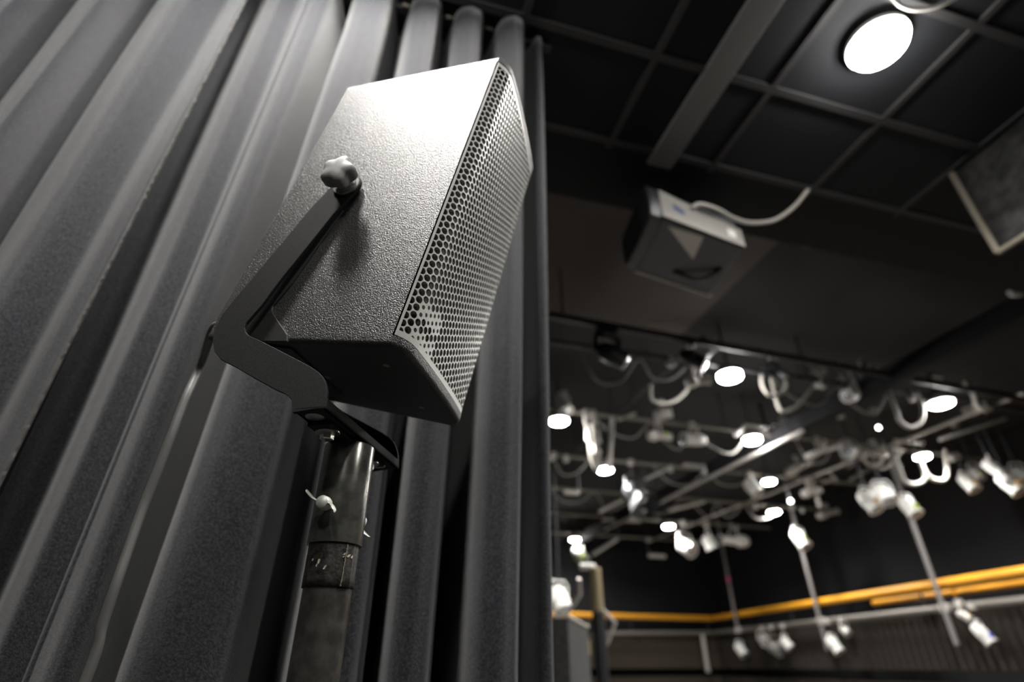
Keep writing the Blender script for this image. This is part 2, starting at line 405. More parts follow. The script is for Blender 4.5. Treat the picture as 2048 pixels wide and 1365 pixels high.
# honeycomb grille: sheet following the bowed front, real holes
gp = [(x-.0012, y) for x, y in full]
gp[0] = (.0006, .0012); gp[-1] = (.0006, WD-.0012)
cum = [0]
for a, b in zip(gp, gp[1:]): cum.append(cum[-1]+math.hypot(b[0]-a[0], b[1]-a[1]))
GL = cum[-1]
def onfront(s, z, dep=0):
    s = max(0, min(GL-1e-6, s)); i = min(len(gp)-2, bisect.bisect_right(cum, s)-1)
    t = (s-cum[i])/(cum[i+1]-cum[i]); a, b = gp[i], gp[i+1]
    e = .012
    def pt(q):
        q = max(0, min(GL-1e-6, q)); k = min(len(gp)-2, bisect.bisect_right(cum, q)-1)
        w = (q-cum[k])/(cum[k+1]-cum[k]); return Vector((gp[k][0]+(gp[k+1][0]-gp[k][0])*w, gp[k][1]+(gp[k+1][1]-gp[k][1])*w, 0))
    d = (pt(s+.004)-pt(s-.004)).normalized(); nrm = Vector((d.y, -d.x, 0))
    q = pt(s)-nrm*dep
    return (q.x, q.y, z)
PI_ = .0116; CS = PI_*math.sqrt(3)/2; HR = PI_/math.sqrt(3)
def inpoly(x, y, poly):
    r = False; j = len(poly)-1
    for i in range(len(poly)):
        if (poly[i][1] > y) != (poly[j][1] > y) and x < (poly[j][0]-poly[i][0])*(y-poly[i][1])/(poly[j][1]-poly[i][1])+poly[i][0]: r = not r
        j = i
    return r
# the maker's mark is punched with smaller holes: two lobes split by a slanted row of full holes
MARK = [[(842, 597), (852, 603), (884, 642), (882, 660), (871, 671), (838, 634), (830, 624)],
        [(822, 648), (832, 653), (842, 667), (867, 694), (867, 711), (853, 723), (838, 702), (822, 682), (817, 664)]]
vs = []; fs = []
z0, z1 = lip+.0022, HT-lip-.0022
ncol = int((GL-.004)/CS); s0 = .0035+ (GL-.007-ncol*CS)/2
NS = 12
for ci in range(ncol+1):
    s = s0+ci*CS
    off = 0 if ci % 2 == 0 else PI_/2
    nr = int((z1-z0-2*.0045-off)/PI_)
    for ri in range(nr+1):
        z = z0+.0065+off+ri*PI_
        if z+PI_*.5 > z1: continue
        u, v = proj(SPM @ Vector(onfront(s, z)))
        small = any(inpoly(u, v, q) for q in MARK)
        hr = .0031 if small else .00508
        k = len(vs)
        for i in range(NS):
            a = 2*math.pi*i/NS
            kk = math.floor((a+1e-6)/(math.pi/3)); am = a-(kk*math.pi/3)-math.pi/6
            R = HR*math.cos(math.pi/6)/math.cos(am)
            vs.append(onfront(s+R*math.cos(a), z+R*math.sin(a)))
        for i in range(NS):
            a = 2*math.pi*i/NS; vs.append(onfront(s+hr*math.cos(a), z+hr*math.sin(a)))
        for i in range(NS):
            a = 2*math.pi*i/NS; vs.append(onfront(s+hr*math.cos(a), z+hr*math.sin(a), .0010))
        for i in range(NS):
            m_ = (i+1) % NS
            fs.append((k+i, k+m_, k+NS+m_, k+NS+i)); fs.append((k+NS+i, k+NS+m_, k+2*NS+m_, k+2*NS+i))
gm = MB().add(vs, fs)
def strip(sa, sb, za, zb, dep=-.0003, ns=1, nz=1):
    vs = []; fs = []
    for i in range(ns+1):
        for j in range(nz+1):
            s = sa+(sb-sa)*i/ns; z = za+(zb-za)*j/nz
            vs += [onfront(s, z, dep), onfront(s, z, dep+.0022)]
    def id_(i, j, q): return (i*(nz+1)+j)*2+q
    for i in range(ns):
        for j in range(nz):
            for q in (0, 1): fs.append((id_(i, j, q), id_(i+1, j, q), id_(i+1, j+1, q), id_(i, j+1, q)))
    for i in range(ns):
        for j in (0, nz): fs.append((id_(i, j, 0), id_(i+1, j, 0), id_(i+1, j, 1), id_(i, j, 1)))
    for j in range(nz):
        for i in (0, ns): fs.append((id_(i, j, 0), id_(i, j+1, 0), id_(i, j+1, 1), id_(i, j, 1)))
    gm.add(vs, fs)
strip(0, .0034, z0-.001, z1+.001); strip(GL-.0034, GL, z0-.001, z1+.001)
strip(0, GL, z0-.001, z0+.0068, ns=40); strip(0, GL, z1-.0068, z1+.001, ns=40)
# solid bits between the half cells at the rims
gm.build('grille', 'grille', spk)
vs = []; fs = []
for i in range(41):
    s = .002+(GL-.004)*i/40
    vs += [onfront(s, lip+.0005, .0085), onfront(s, HT-lip-.0005, .0085)]
for i in range(40): fs.append((2*i, 2*i+2, 2*i+3, 2*i+1))
MB().add(vs, fs).build('grille_foam', 'foam', spk)
# smooth plate let into the near side and folding under the bottom edge
def panel_pt(u, v, off=0.0):
    nrm = W + F*TAP; r = ray(u, v); k = ((P0-EYE).dot(nrm)+off)/r.dot(nrm)
    return SPI @ (EYE + r*k)
pp = [(688, 423), (586, 569), (562, 598), (548, 614), (546, 622), (549, 631), (577, 672), (577, 685), (478, 684), (485, 640), (560, 540), (660, 405)]
pts = [panel_pt(*q) for q in pp]
nl = Vector((TAP, 1, 0)).normalized()
pm = MB().prism(pts, lambda p, a: p-nl*a, -.001, .0028)
fr = pts[6]; bk = pts[8]
pm.box(((fr.x-.26)/2-.0, .115, -.0016), (abs(-.26-fr.x), .15, .0026))
pm.build('side_plate', 'side', spk, bevel=.0006)
# screws of the base
for x, y in ((-.03, .06), (-.03, .2), (-.16, .13)): MB().cyl((x, y, -.0006), (x, y, .002), .0045, n=14).build('base_screw', 'knob', spk, smooth=40)
MB().box((-D-.004, WD/2, HT*.45), (.012, .12, .30)).build('rear_panel', 'side', spk, bevel=.002)

# ------------------------------------------------------------------ yoke bracket
# yoke frame: x ahead (level), y across, z up; origin on the near lower front corner of the arm plane
YW = .015; ARM = .0052; W2 = WD-YW
YM = basis(FH, W, ZZ, P0); YI = YM.inverted()
def yk(u, v, w=YW):
    r = ray(u, v); k = ((P0-EYE).dot(W)+w)/r.dot(W); return YI @ (EYE+r*k)
def ykz(u, v, z):
    zz = (P0.z+z); return YI @ atz(u, v, zz)
piv = yk(698, 352)
yoke = thing('yoke_bracket', 'black steel yoke bracket holding the loudspeaker, with star knobs', 'bracket', mtx=YM)
out = [(670, 365), (620, 418), (502, 560), (468.6, 598.7), (444, 630), (430, 657), (424.6, 680), (429, 704), (442, 720), (470, 734), (505.5, 755), (551, 780), (566, 786), (576, 793), (582, 800), (584.5, 810), (584.5, 826),
       (652, 815), (653.8, 799), (654.5, 786), (653, 774), (649.7, 762), (644, 752), (637, 744.6), (620, 733), (576, 710), (523, 683), (497, 671.5), (490.5, 664), (489, 655), (491.5, 647), (497, 640.5), (523, 611), (558, 563.5), (627, 478), (666, 429), (717, 376)]
poly = [yk(*q) for q in out]
# round head about the pivot
pa, pb = poly[0], poly[-1]; cen = Vector(((pa.x+pb.x)/2, YW, (pa.z+pb.z)/2)); rr = math.hypot(pa.x-pb.x, pa.z-pb.z)/2
a0 = math.atan2(pb.z-cen.z, pb.x-cen.x); a1 = math.atan2(pa.z-cen.z, pa.x-cen.x)
if a1 < a0: a1 += 2*math.pi
head = [Vector((cen.x+rr*math.cos(a0+(a1-a0)*i/10), YW, cen.z+rr*math.sin(a0+(a1-a0)*i/10))) for i in range(1, 10)]
poly += head
piv = Vector((cen.x, YW, cen.z))
for side in (0, 1):
    ya, yb = (YW, YW+ARM) if side == 0 else (W2, W2-ARM)
    MB().prism([(p.x, p.z) for p in poly], lambda p, a: (p[0], a, p[1]), ya, yb).build('arm', 'steel', yoke, bevel=.0007, seg=2)
xl, xr_ = yk(584.5, 826), yk(652, 815)
zb = min(xl.z, xr_.z); zb = (xl.z+xr_.z)/2
ztop = yk(653.8, 797).z
xa, xb = xl.x, xr_.x
bar = MB()
bar.box(((xa+xb)/2, (YW+W2)/2, zb+.0026), (xb-xa, W2-YW, .0052))
bar.box((xb-.0026, (YW+W2)/2, (zb+ztop)/2), (.0052, W2-YW-.001, ztop-zb))
bar.box((xa+.0026, (YW+W2)/2, (zb+ztop)/2), (.0052, W2-YW-.001, ztop-zb))
bar.build('crossbar', 'steel', yoke, bevel=.0016, seg=2)
xm = (xa+xb)/2; ym = (YW+W2)/2
for y in (ym-.098, ym+.098):
    MB().lathe((xm-.004, y, zb-.0012), (xm-.004, y, zb+.001), [(0, .0085), (.4, .0115), (1, .012)], 24).build('rivet', 'zinc', yoke, smooth=50)
def star_knob(y, sgn):
    m = MB(); n = 60
    rings_ = [(0.0, .55), (.003, .86), (.008, .98), (.019, 1.0), (.0235, .96), (.0262, .86), (.0275, .70), (.0282, .35), (.0283, .12)]
    vs = []; fs = []
    for t, k in rings_:
        for i in range(n):
            a = 2*math.pi*i/n; r = (.0255+.0034*math.cos(5*a+.4)*min(1, 1.15*k))*k
            vs.append((piv.x+r*math.cos(a), y+sgn*(.010+t), piv.z+r*math.sin(a)))
    for j in range(len(rings_)-1):
        for i in range(n): fs.append((j*n+i, j*n+(i+1) % n, (j+1)*n+(i+1) % n, (j+1)*n+i))
    fs.append(list(range(n))); fs.append([(len(rings_)-1)*n+i for i in range(n)])
    k = m.add(vs, fs).build('star_knob', 'knob', yoke, smooth=70)
    MB().lathe((piv.x, y+sgn*.0005, piv.z), (piv.x, y+sgn*.0105, piv.z), [(0, .0215), (.22, .0215), (.24, .017), (.5, .017), (.52, .014), (1, .014)], 30).build('washer', 'knob', k, smooth=40)
star_knob(YW, -1); star_knob(W2, 1)
pgap = TAP*abs((SPI @ (YM @ piv)).x)
for y0, y1 in ((YW+ARM, pgap+.001), (W2-ARM, WD-pgap-.001)):
    MB().cyl((piv.x, y0, piv.z), (piv.x, y1, piv.z), .017, n=28).build('spacer', 'side', yoke, smooth=40)

# ------------------------------------------------------------------ pole adapter and pole
q = YI @ (EYE + ray(698, 897)*.754)
AX = Vector((xm+.001, ym, 0))
# place the sleeve so that its axis projects on the photographed one
best = None
for i in range(-40, 41):
    for j in range(-30, 31):
        x_, y_ = q.x+i*.001, ym+j*.001
        e = 0
        for (u, v) in ((698, 900), (668, 1095), (627, 1365)):
            # distance of the pixel from the projected vertical line
            A_ = proj(YM @ Vector((x_, y_, -.12))); B_ = proj(YM @ Vector((x_, y_, -.5)))
            tt = (v-A_[1])/(B_[1]-A_[1]); e += (A_[0]+(B_[0]-A_[0])*tt-u)**2
        e += ((x_-xm)*400)**2 + ((y_-ym)*400)**2
        if best is None or e < best[0]: best = (e, x_, y_)
AX = Vector((best[1], best[2], 0))
def zat(u, v):
    # height on the pole axis seen at pixel row v
    lo, hi = -1.2, .2
    for _ in range(50):
        md_ = (lo+hi)/2
        if proj(YM @ Vector((AX.x, AX.y, md_)))[1] > v: lo = md_
        else: hi = md_
    return lo
adp = thing('pole_adapter', 'worn steel sleeve with wing bolts joining the bracket to the pole', 'pole adapter', mtx=YM)
zp = zb-.0062
pl = MB().box((AX.x-.002, ym, zb-.0034), (xb-xa-.012, .172, .0056)); pl.build('plate', 'steel', adp, bevel=.0008)
for y in (ym-.062, ym+.064):
    w = MB().lathe((xm-.004, y, zp-.0022), (xm-.004, y, zp+.0002), [(0, .014), (.2, .0155), (1, .0155)], 30).build('washer', 'zinc', adp, smooth=40)
    MB().lathe((xm-.004, y, zp-.0105), (xm-.004, y, zp-.002), [(0, .0075), (.12, .0088), (1, .0088)], 6).build('bolt_head', 'zinc', w, smooth=20)
zs = zat(668, 1093); RS = .0335; RP = .0288
MB().lathe((AX.x, AX.y, zs), (AX.x, AX.y, zp), [(0, RS*.93), (0, RS), (.004, RS*1.003), (.99, RS), (1, RS*.985)], 64).build('sleeve', 'sleeve', adp, smooth=40)
wz = zat(660, 1026)
def wing_bolt(ang, tilt):
    d = Vector((math.cos(ang), math.sin(ang), 0)); o = AX + Vector((0, 0, wz)) + d*(RS-.002)
    t = Vector((-d.y, d.x, 0))
    axis = t*math.cos(tilt)+Vector((0, 0, 1))*math.sin(tilt)
    m = MB().lathe(o, o+d*.026, [(0, .0042), (.38, .0042), (.4, .0075), (.6, .0085), (.94, .0078), (1, .0068)], 20)
    per = axis.cross(d)
    for s_ in (-1, 1):
        #        along     out    bend   half height
        path = [(.003, .017, 0, .0060), (.008, .019, .0004, .0058), (.012, .0215, .0018, .0066), (.016, .0245, .0042, .0076), (.0195, .027, .0072, .0068), (.0215, .0285, .0090, .0036)]
        vs = []; fs = []; k_ = len(path)
        for a, h, bd_, ww in path:
            c_ = o + axis*(a*s_) + d*h + per*(bd_*s_)
            for i in range(12):
                g = 2*math.pi*i/12
                vs.append(c_ + d*(ww*math.cos(g)) + per*(.0019*math.sin(g)))
        for j in range(k_-1):
            for i in range(12): fs.append((j*12+i, j*12+(i+1) % 12, (j+1)*12+(i+1) % 12, (j+1)*12+i))
        fs.append(list(range(12))); fs.append([(k_-1)*12+i for i in range(12)])
        m.add(vs, fs)
    return m.build('wing_bolt', 'zincw', adp, smooth=60)
camdir = YI @ EYE - AX; ca = math.atan2(camdir.y, camdir.x)
wing_bolt(ca-.42, -.16); wing_bolt(ca+2.55, 1.45)
pole = thing('speaker_pole', 'black painted steel pole carrying the loudspeaker, wrapped with tape', 'pole', mtx=YM)
zf = -(P0.z)
MB().lathe((AX.x, AX.y, zf+.006), (AX.x, AX.y, zs+.02), [(0, RP), (1, RP)], 56).build('tube', 'pole', pole, smooth=40)
MB().lathe((AX.x, AX.y, zf), (AX.x, AX.y, zf+.012), [(0, .20), (.8, .20), (1, .19)], 64).build('base', 'pole', pole, smooth=40)
zt0, zt1 = zat(650, 1178), zat(668, 1103)
tp = MB()
vs = []; fs = []; n = 72
zz_ = [zt0+(zs+.012-zt0)*i/8 for i in range(9)]
for j, z in enumerate(zz_):
    for i in range(n+7):
        a = ca+.42+2*math.pi*i/n; r = RP+.0007+.0011*i/n
        vs.append((AX.x+r*math.cos(a), AX.y+r*math.sin(a), z+(.0004*math.sin(i*1.7) if j == 0 else 0)))
for j in range(8):
    for i in range(n+6): a_ = j*(n+7)+i; fs.append((a_, a_+1, a_+n+8, a_+n+7))
tape = tp.add(vs, fs).build('cloth_tape', 'tape', pole, smooth=40)
md = tape.modifiers.new('thick', 'SOLIDIFY'); md.thickness = .0006; md.offset = 1
fl = MB()
def flake(u, v, du, dv):
    # scrap stuck on the near face of the tape
    r = YI.to_3x3() @ ray(u, v); o = YI @ EYE
    a = r.x**2+r.y**2; b = 2*((o.x-AX.x)*r.x+(o.y-AX.y)*r.y); c_ = (o.x-AX.x)**2+(o.y-AX.y)**2-(RP+.0022)**2
    disc = b*b-4*a*c_
    if disc < 0: return
    P = o + r*((-b-math.sqrt(disc))/(2*a)); th_ = math.atan2(P.y-AX.y, P.x-AX.x)
    vs = []
    N = 9
    for i in range(N):
        g = 2*math.pi*i/N; k = random.uniform(.6, 1.15)
        th2 = th_+du*k*math.cos(g)/RP; rr_ = RP+.0026+random.uniform(0, .0012)
        vs.append((AX.x+rr_*math.cos(th2), AX.y+rr_*math.sin(th2), P.z+dv*k*math.sin(g)+du*.6*math.cos(g)))
    vs2 = [(AX.x+(x-AX.x)*.97, AX.y+(y-AX.y)*.97, z) for x, y, z in vs]
    fs = [list(range(N)), list(range(N, 2*N))[::-1]]+[(i, (i+1) % N, N+(i+1) % N, N+i) for i in range(N)]
    fl.add(vs+vs2, fs)
for u, v, du, dv in ((626, 1120, .0009, .0014), (638, 1124, .0014, .0036), (634, 1131, .0012, .002), (649, 1136, .0014, .0022), (652, 1133, .0008, .001), (690, 1108, .0028, .0012), (697, 1113, .0022, .0016), (703, 1115, .0014, .0016), (687, 1114, .0012, .0008)):
    flake(u, v, du, dv)
fl.build('paper_scrap', 'flake', tape)
vs = []; fs = []; N = 70
for i in range(N+1):
    z = zt0+(zs-.002-zt0)*i/N; a0_ = ca+.425+.05*(i/N)+random.uniform(-.012, .012); w_ = random.uniform(.012, .045)
    for a_ in (a0_, a0_+w_):
        for rr_ in (RP+.001, RP+.0042): vs.append((AX.x+rr_*math.cos(a_), AX.y+rr_*math.sin(a_), z))
for i in range(N):
    for p_, q_ in ((0, 1), (1, 3), (3, 2), (2, 0)): fs.append((4*i+p_, 4*i+q_, 4*i+4+q_, 4*i+4+p_))
MB().add(vs, fs).build('tape_edge', mat('worn_tape_edge', (.16, .14, .105), .7, bump=.4, bscale=300), tape)

# ------------------------------------------------------------------ speaker cable
rp = SPM @ Vector((-D-.004, .085, .02))
cy = rp.y
cp = [SPM @ Vector((-D+.002, .075, .035)), SPM @ Vector((-D-.022, .07, .03))]
CYY = .97
for u, v in ((404, 725), (372, 795), (345, 865), (318, 935), (288, 1010), (258, 1095), (232, 1170), (205, 1250), (172, 1360)):
    cp.append(aty(u, v, CYY+.003*math.sin(v*.02)))
e_ = cp[-1]
cp += [e_+Vector((-.02, 0, -.25)), Vector((e_.x-.04, CYY-.02, .5)), Vector((e_.x-.05, CYY-.02, .06)), Vector((e_.x-.15, CYY-.05, .009)), Vector((e_.x-.5, CYY-.1, .009))]
o = MB().tube(cp, .0068, 14, 8).build('speaker_cable', 'rubber', smooth=60)
tag(o, 'dark grey rubber cable dropping from the back of the loudspeaker along the curtain', 'cable')

# ------------------------------------------------------------------ rig of pipes over the hall
def pipe(name, p, q, r, m, label, cat='pipe', hang=(), group='pipes of the lighting rig'):
    p, q = Vector(p), Vector(q); o = (p+q)/2
    t = thing(name, label, cat, o, group=group)
    MB().cyl(p-o, q-o, r, n=14).build('tube', m, t, smooth=40)
    for x, y in hang:
        MB().cyl((x-o.x, y-o.y, 0), (x-o.x, y-o.y, HALL-o.z), .010, n=8).build('hanger', 'truss', t, smooth=40)
    return t
ROWS = [(4.30, 'nearest'), (5.85, 'second'), (7.45, 'third'), (9.12, 'fourth'), (10.87, 'fifth'), (12.7, 'farthest')]
pipe('rig_pipe', (1.3, 3.83, 1.5+2.70), (9.0, 4.02, 1.5+2.66), .035, 'truss', 'black pipe carrying the dark moving light, in front of the lit rig', hang=((1.55, 3.835), (8.2, 4.0)))
RL = ['pale pipe across the rig at the lamp under the bent white bracket', 'pale pipe across the rig at the hooded lamp beside the thick black beam', 'pale pipe across the rig above the hanging white cable bundle',
      'pale pipe across the rig above the lower of two close lamps', 'pale pipe across the rig above the round grey stage light', 'pale pipe across the rig above the farthest lamp']
for (y, w), lab in zip(ROWS, RL):
    pipe('rig_pipe', (.9, y, GRID), (9.2, y, GRID), .024, 'railpipe' if y > 5 else 'truss', lab, hang=((1.2, y), (4.6, y), (8.9, y)))
b = MB().box((5.39, 8.0, 1.5+2.70), (.16, 11.6, .20))
for y in (2.4, 6, 10, 13.6): b.box((5.39, y, (HALL+4.3)/2), (.05, .05, HALL-4.3))
tag(b.build('rig_beam', 'black', bevel=.01), 'thick black beam running diagonally away through the rig', 'beam')
pipe('rig_pipe', (5.22, 5.2, 1.5+2.52), (5.22, 11.2, 1.5+2.52), .026, 'conduit', 'pale pipe along the underside of the thick black beam', hang=((5.22, 5.4), (5.22, 10.9)))
pipe('rig_pipe', (3.05, 3.9, GRID+.05), (3.05, 13.2, GRID+.05), .022, 'truss', 'dark pipe running away left of the thick black beam', hang=((3.05, 5), (3.05, 12)))
pipe('rig_pipe', (7.4, 4.0, GRID+.05), (7.4, 13.2, GRID+.05), .022, 'conduit', 'pale pipe running away right of the thick black beam', hang=((7.4, 5), (7.4, 12)))

def stub(u0, v0, u1, v1, y, r, label, m='conduit', name='pipe_stub', y1=None):
    p = aty(u0, v0, y); q = aty(u1, v1, y if y1 is None else y1); o = (p+q)/2
    t = thing(name, label, 'pipe', o, group='loose pipe lengths in the rig')
    MB().cyl(p-o, q-o, r, n=12).build('tube', m, t, smooth=40)
    e = max(p, q, key=lambda k: k.z)
    MB().cyl(e-o, Vector((e.x, e.y, HALL))-o, .009, n=8).build('hanger', 'truss', t, smooth=40)
    return t

# ------------------------------------------------------------------ stage lights
def aim(yaw, tilt):
    y, t = math.radians(yaw), math.radians(tilt)
    return Vector((math.sin(y)*math.cos(t), -math.cos(y)*math.cos(t), -math.sin(t)))
def stage_light(u, v, y, L, R, yaw, tilt, label, kind='can', m='can', gel=None, lens='lens', hang=True, top=None, name='stage_light', group='stage lights on the rig', doors=False):
    """yaw 0 looks back at the camera; tilt > 0 looks down. Body centred on the photographed spot at depth row y."""
    c = aty(u, v, y); t = thing(name, label, 'stage light', c, group=group)
    d = aim(yaw, tilt); side = d.cross(Vector((0, 0, 1)))
    side = side.normalized() if side.length > .05 else Vector((1, 0, 0))
    if kind == 'can':
        pr = [(0, .35*R), (.03, .72*R), (.12, .92*R), (.38, R), (.42, 1.04*R), (.60, R), (.96, R), (.965, 1.14*R), (1, 1.14*R)]
    else:
        pr = [(0, .4*R), (.04, .85*R), (.16, 1.1*R), (.34, 1.15*R), (.40, .9*R), (.56, .66*R), (.60, .82*R), (.64, .66*R), (.92, .70*R), (.93, .84*R), (1, .84*R)]
    MB().lathe(-d*L/2, d*L/2, pr, 28).build('barrel', m, t, smooth=35)
    lr = R*1.0 if kind == 'can' else R*.72
    MB().lathe(d*(L/2-.012), d*(L/2+.012), [(0, lr), (.5, lr*.9), (.85, lr*.5), (1, lr*.12)], 28).build('lens', lens, t, smooth=60)
    wv = 1.28*R
    upv = Vector((0, 0, 1))
    H = max(.16, R*1.9)
    yo = MB().tube([side*wv, side*wv+upv*H*.75, side*wv*.7+upv*H, -side*wv*.7+upv*H, -side*wv+upv*H*.75, -side*wv], .012, 8, 1)
    for s_ in (-1, 1): yo.cyl(side*wv*s_*1.12, side*wv*s_*.82, .024, n=12)
    yo.build('yoke', m if m != 'can' else 'conduit', t, smooth=40)
    if doors:
        db = MB(); e = d*(L/2+.002); x = side; z = side.cross(d)
        for a, b_ in ((x, z), (z, x), (-x, z), (-z, x)):
            k = e + a*R*1.1
            db.add([k-b_*R*.9, k+b_*R*.9, k+b_*R*1.1+d*R*1.3+a*R*.6, k-b_*R*1.1+d*R*1.3+a*R*.6], [(0, 1, 2, 3)])
        o = db.build('barn_doors', m, t); md = o.modifiers.new('t', 'SOLIDIFY'); md.thickness = .004
    if gel:
        g = MB(); k = d*(L*.18)+upv*R*.2 - Vector((0, R*1.02, 0)) + side*R*.2
        MB().lathe(k, k+Vector((0, -.012, 0)), [(0, R*.42), (1, R*.36)], 16).build('gel_tag', gel, t, smooth=40)
    if hang:
        zt = ((GRID if min(abs(c.y-q[0]) for q in ROWS) < .03 else HALL-.05) if top is None else top) - c.z
        if zt > H:
            MB().cyl(upv*H, upv*zt, .013, n=10).build('drop_rod', 'truss', t, smooth=40)
        k = upv*max(zt, H)
        MB().box(k, (.075, .07, .085)).cyl(k+Vector((-.05, 0, -.03)), k+Vector((.05, 0, -.03)), .014, n=10).build('clamp', 'conduit', t, bevel=.006)
    return t
R1, R2, R3, R4, R5, R6 = [r[0] for r in ROWS]
G = stage_light
# dark units near the front pipe
mv = aty(1215, 690, 3.86)
t = thing('moving_light', 'black moving head light hanging from the front black pipe', 'stage light', mv, group='stage lights on the rig')
MB().box((0, 0, .13), (.17, .16, .10)).build('base', 'candark', t, bevel=.02)
MB().tube([(-.11, 0, -.10), (-.11, 0, .05), (-.06, 0, .08), (.06, 0, .08), (.11, 0, .05), (.11, 0, -.10)], .026, 10, 3).build('yoke', 'candark', t, smooth=50)
MB().lathe((-.08, .02, -.03), (.14, -.05, -.19), [(0, .05), (.15, .085), (.5, .09), (.8, .075), (1, .07)], 26).build('head', 'candark', t, smooth=50)
MB().lathe((.135, -.048, -.186), (.15, -.053, -.198), [(0, .06), (1, .03)], 24).build('lens', 'lens', t, smooth=60)
MB().cyl((0, 0, .18), (0, 0, 1.5+2.69-mv.z), .018, n=10).build('clamp', 'candark', t, smooth=40)
G(1385, 718, 3.92, .26, .07, 60, 35, 'black stage light on the front black pipe beside the white bracketed lamp', m='candark', top=1.5+2.69)
G(1552, 742, 4.32, .26, .075, 40, 50, 'dark stage light right of the white bracketed lamp', m='candark', kind='long')
G(1395, 764, 4.32, .26, .05, 80, -8, 'pale stage light left of the white bracketed lamp', kind='long')
G(1702, 792, 4.32, .24, .065, -70, 18, 'green gelled pale stage light left of the thick beam', gel='green')
G(1655, 762, 4.32, .34, .04, 70, -20, 'slim pale stage light tilted upward, above the green gelled one', kind='long')
G(1735, 752, 4.32, .22, .07, 30, 55, 'dark stage light where the front pipe meets the thick black beam', m='candark')
# row by the curtain edge
G(1128, 812, R2, .20, .075, 20, 60, 'white stage light directly above the half hidden lamp at the curtain edge')
G(1187, 880, R2, .40, .075, 15, 80, 'long white stage light hanging straight down near the curtain edge', kind='long', m='housing')
G(1325, 829, R2, .24, .07, 55, -5, 'cream stage light behind the hanging cable, left of the rig centre')
G(1318, 873, R2, .32, .06, 85, 0, 'pale stage light lying level with a green gel', kind='long', gel='green')
G(1388, 880, R2, .34, .08, -85, 5, 'white stage light with a side arm left of the hooded lamp')
G(1572, 864, R2, .40, .08, -88, -4, 'white box shaped stage light right of the hooded lamp', kind='long', m='housing')
G(1268, 985, R3, .32, .13, 20, 50, 'large dark stage light right of the lamp by the white cable bundle', m='candark', doors=True)
G(1700, 905, R2, .26, .085, -60, 10, 'round white stage light right of the thick black beam')
G(1752, 908, R2, .40, .045, -88, 0, 'slim pale stage light lying level right of the round white one', kind='long')
G(1640, 905, R2, .48, .04, 75, -18, 'long slim stage light tilted upward along the thick black beam', kind='long')
G(1597, 935, R3, .48, .075, 60, -22, 'long pale stage light tilted upward below the thick black beam', kind='long')
G(1504, 975, R3, .26, .10, 30, 55, 'white stage light can just left of the upper of two close lamps', m='housing')
G(1622, 985, R3, .34, .06, 70, -12, 'pale stage light right of the upper of two close lamps', kind='long')
G(1655, 1028, R4, .46, .07, 75, -14, 'pale stage light right of the lower of two close lamps', kind='long')
# the hanging cans at the right
G(1738, 1003, R2+.1, .30, .10, 12, 62, 'left can of the hanging white pair with an amber gel', m='housing', gel='amber')
G(1768, 988, R2-.3, .28, .09, -25, 60, 'right can of the hanging white pair with an amber gel', m='housing')
G(1818, 1014, R2-.2, .26, .09, 5, 65, 'white stage light with a green gel above the rightmost thin post', m='housing', gel='green')
G(1936, 966, R2, .26, .085, 5, 65, 'white stage light can with an amber gel left of the rightmost cans', m='housing', gel='amber')
G(1952, 948, R2-.1, .20, .06, -20, 60, 'grey stage light with a green gel behind the rightmost cans', gel='green')
G(1985, 935, R2-.55, .24, .075, 35, 55, 'white stage light tilted left, third from the right frame edge', m='housing')
G(2018, 968, R2-.65, .30, .09, 5, 60, 'large white stage light with an amber gel near the right edge', m='housing', gel='amber')
G(2040, 950, R2-.7, .22, .07, -25, 55, 'white stage light cut by the right frame edge', m='housing', gel='green')
G(1600, 1078, R4, .36, .115, 8, 62, 'white stage light with a green gel above the middle thin post', m='housing', gel='green')
# far rows
G(1372, 1095, R5, .36, .15, 10, 30, 'round grey stage light with a glinting lens, far below the end lamp', doors=False)
G(1418, 1085, R5, .30, .13, 70, 70, 'wide white stage light head left of the long level white one', m='housing')
G(1468, 1082, R5, .72, .12, -88, 0, 'long white stage light lying level above the left thin post', kind='long', m='housing')
G(1160, 1112, R6, .40, .14, 40, 55, 'pale stage light with a green gel above the tan topped post', gel='green')
G(1118, 1200, R3, .32, .12, 20, 60, 'white stage light half hidden by the curtain edge above the carpeted case', m='housing', top=GRID)
# small bare bulbs
def bulb(u, v, y, label, r=.03):
    c = aty(u, v, y); t = thing('work_bulb', label, 'bulb', c, group='small bare bulbs on the rig')
    MB().lathe((0, 0, -r), (0, 0, r*1.2), [(0, r*.15), (.1, r*.6), (.35, r), (.6, r*.95), (.85, r*.5), (1, r*.4)], 18).build('glass', 'bulb', t, smooth=60)
    MB().cyl((0, 0, r), (0, 0, r*2.6), r*.55, n=12).build('socket', 'candark', t, smooth=40)
    MB().cyl((0, 0, r*2.4), (0, 0, HALL-c.z), .008, n=8).build('flex', 'truss', t, smooth=40)
bulb(1296, 1007, R3, 'small bright bulb below the large dark stage light')
bulb(1380, 1090, R5-.4, 'small glowing spot imitating a reflection on the round grey stage light')  # no bulb here: glowing shape added for the white reflection on the can
bulb(1581, 1003, R3, 'small bright bulb right of the two close lamps')
bulb(1757, 856, R2-.9, 'small bare bulb above the slim level stage light, right of the beam', .022)

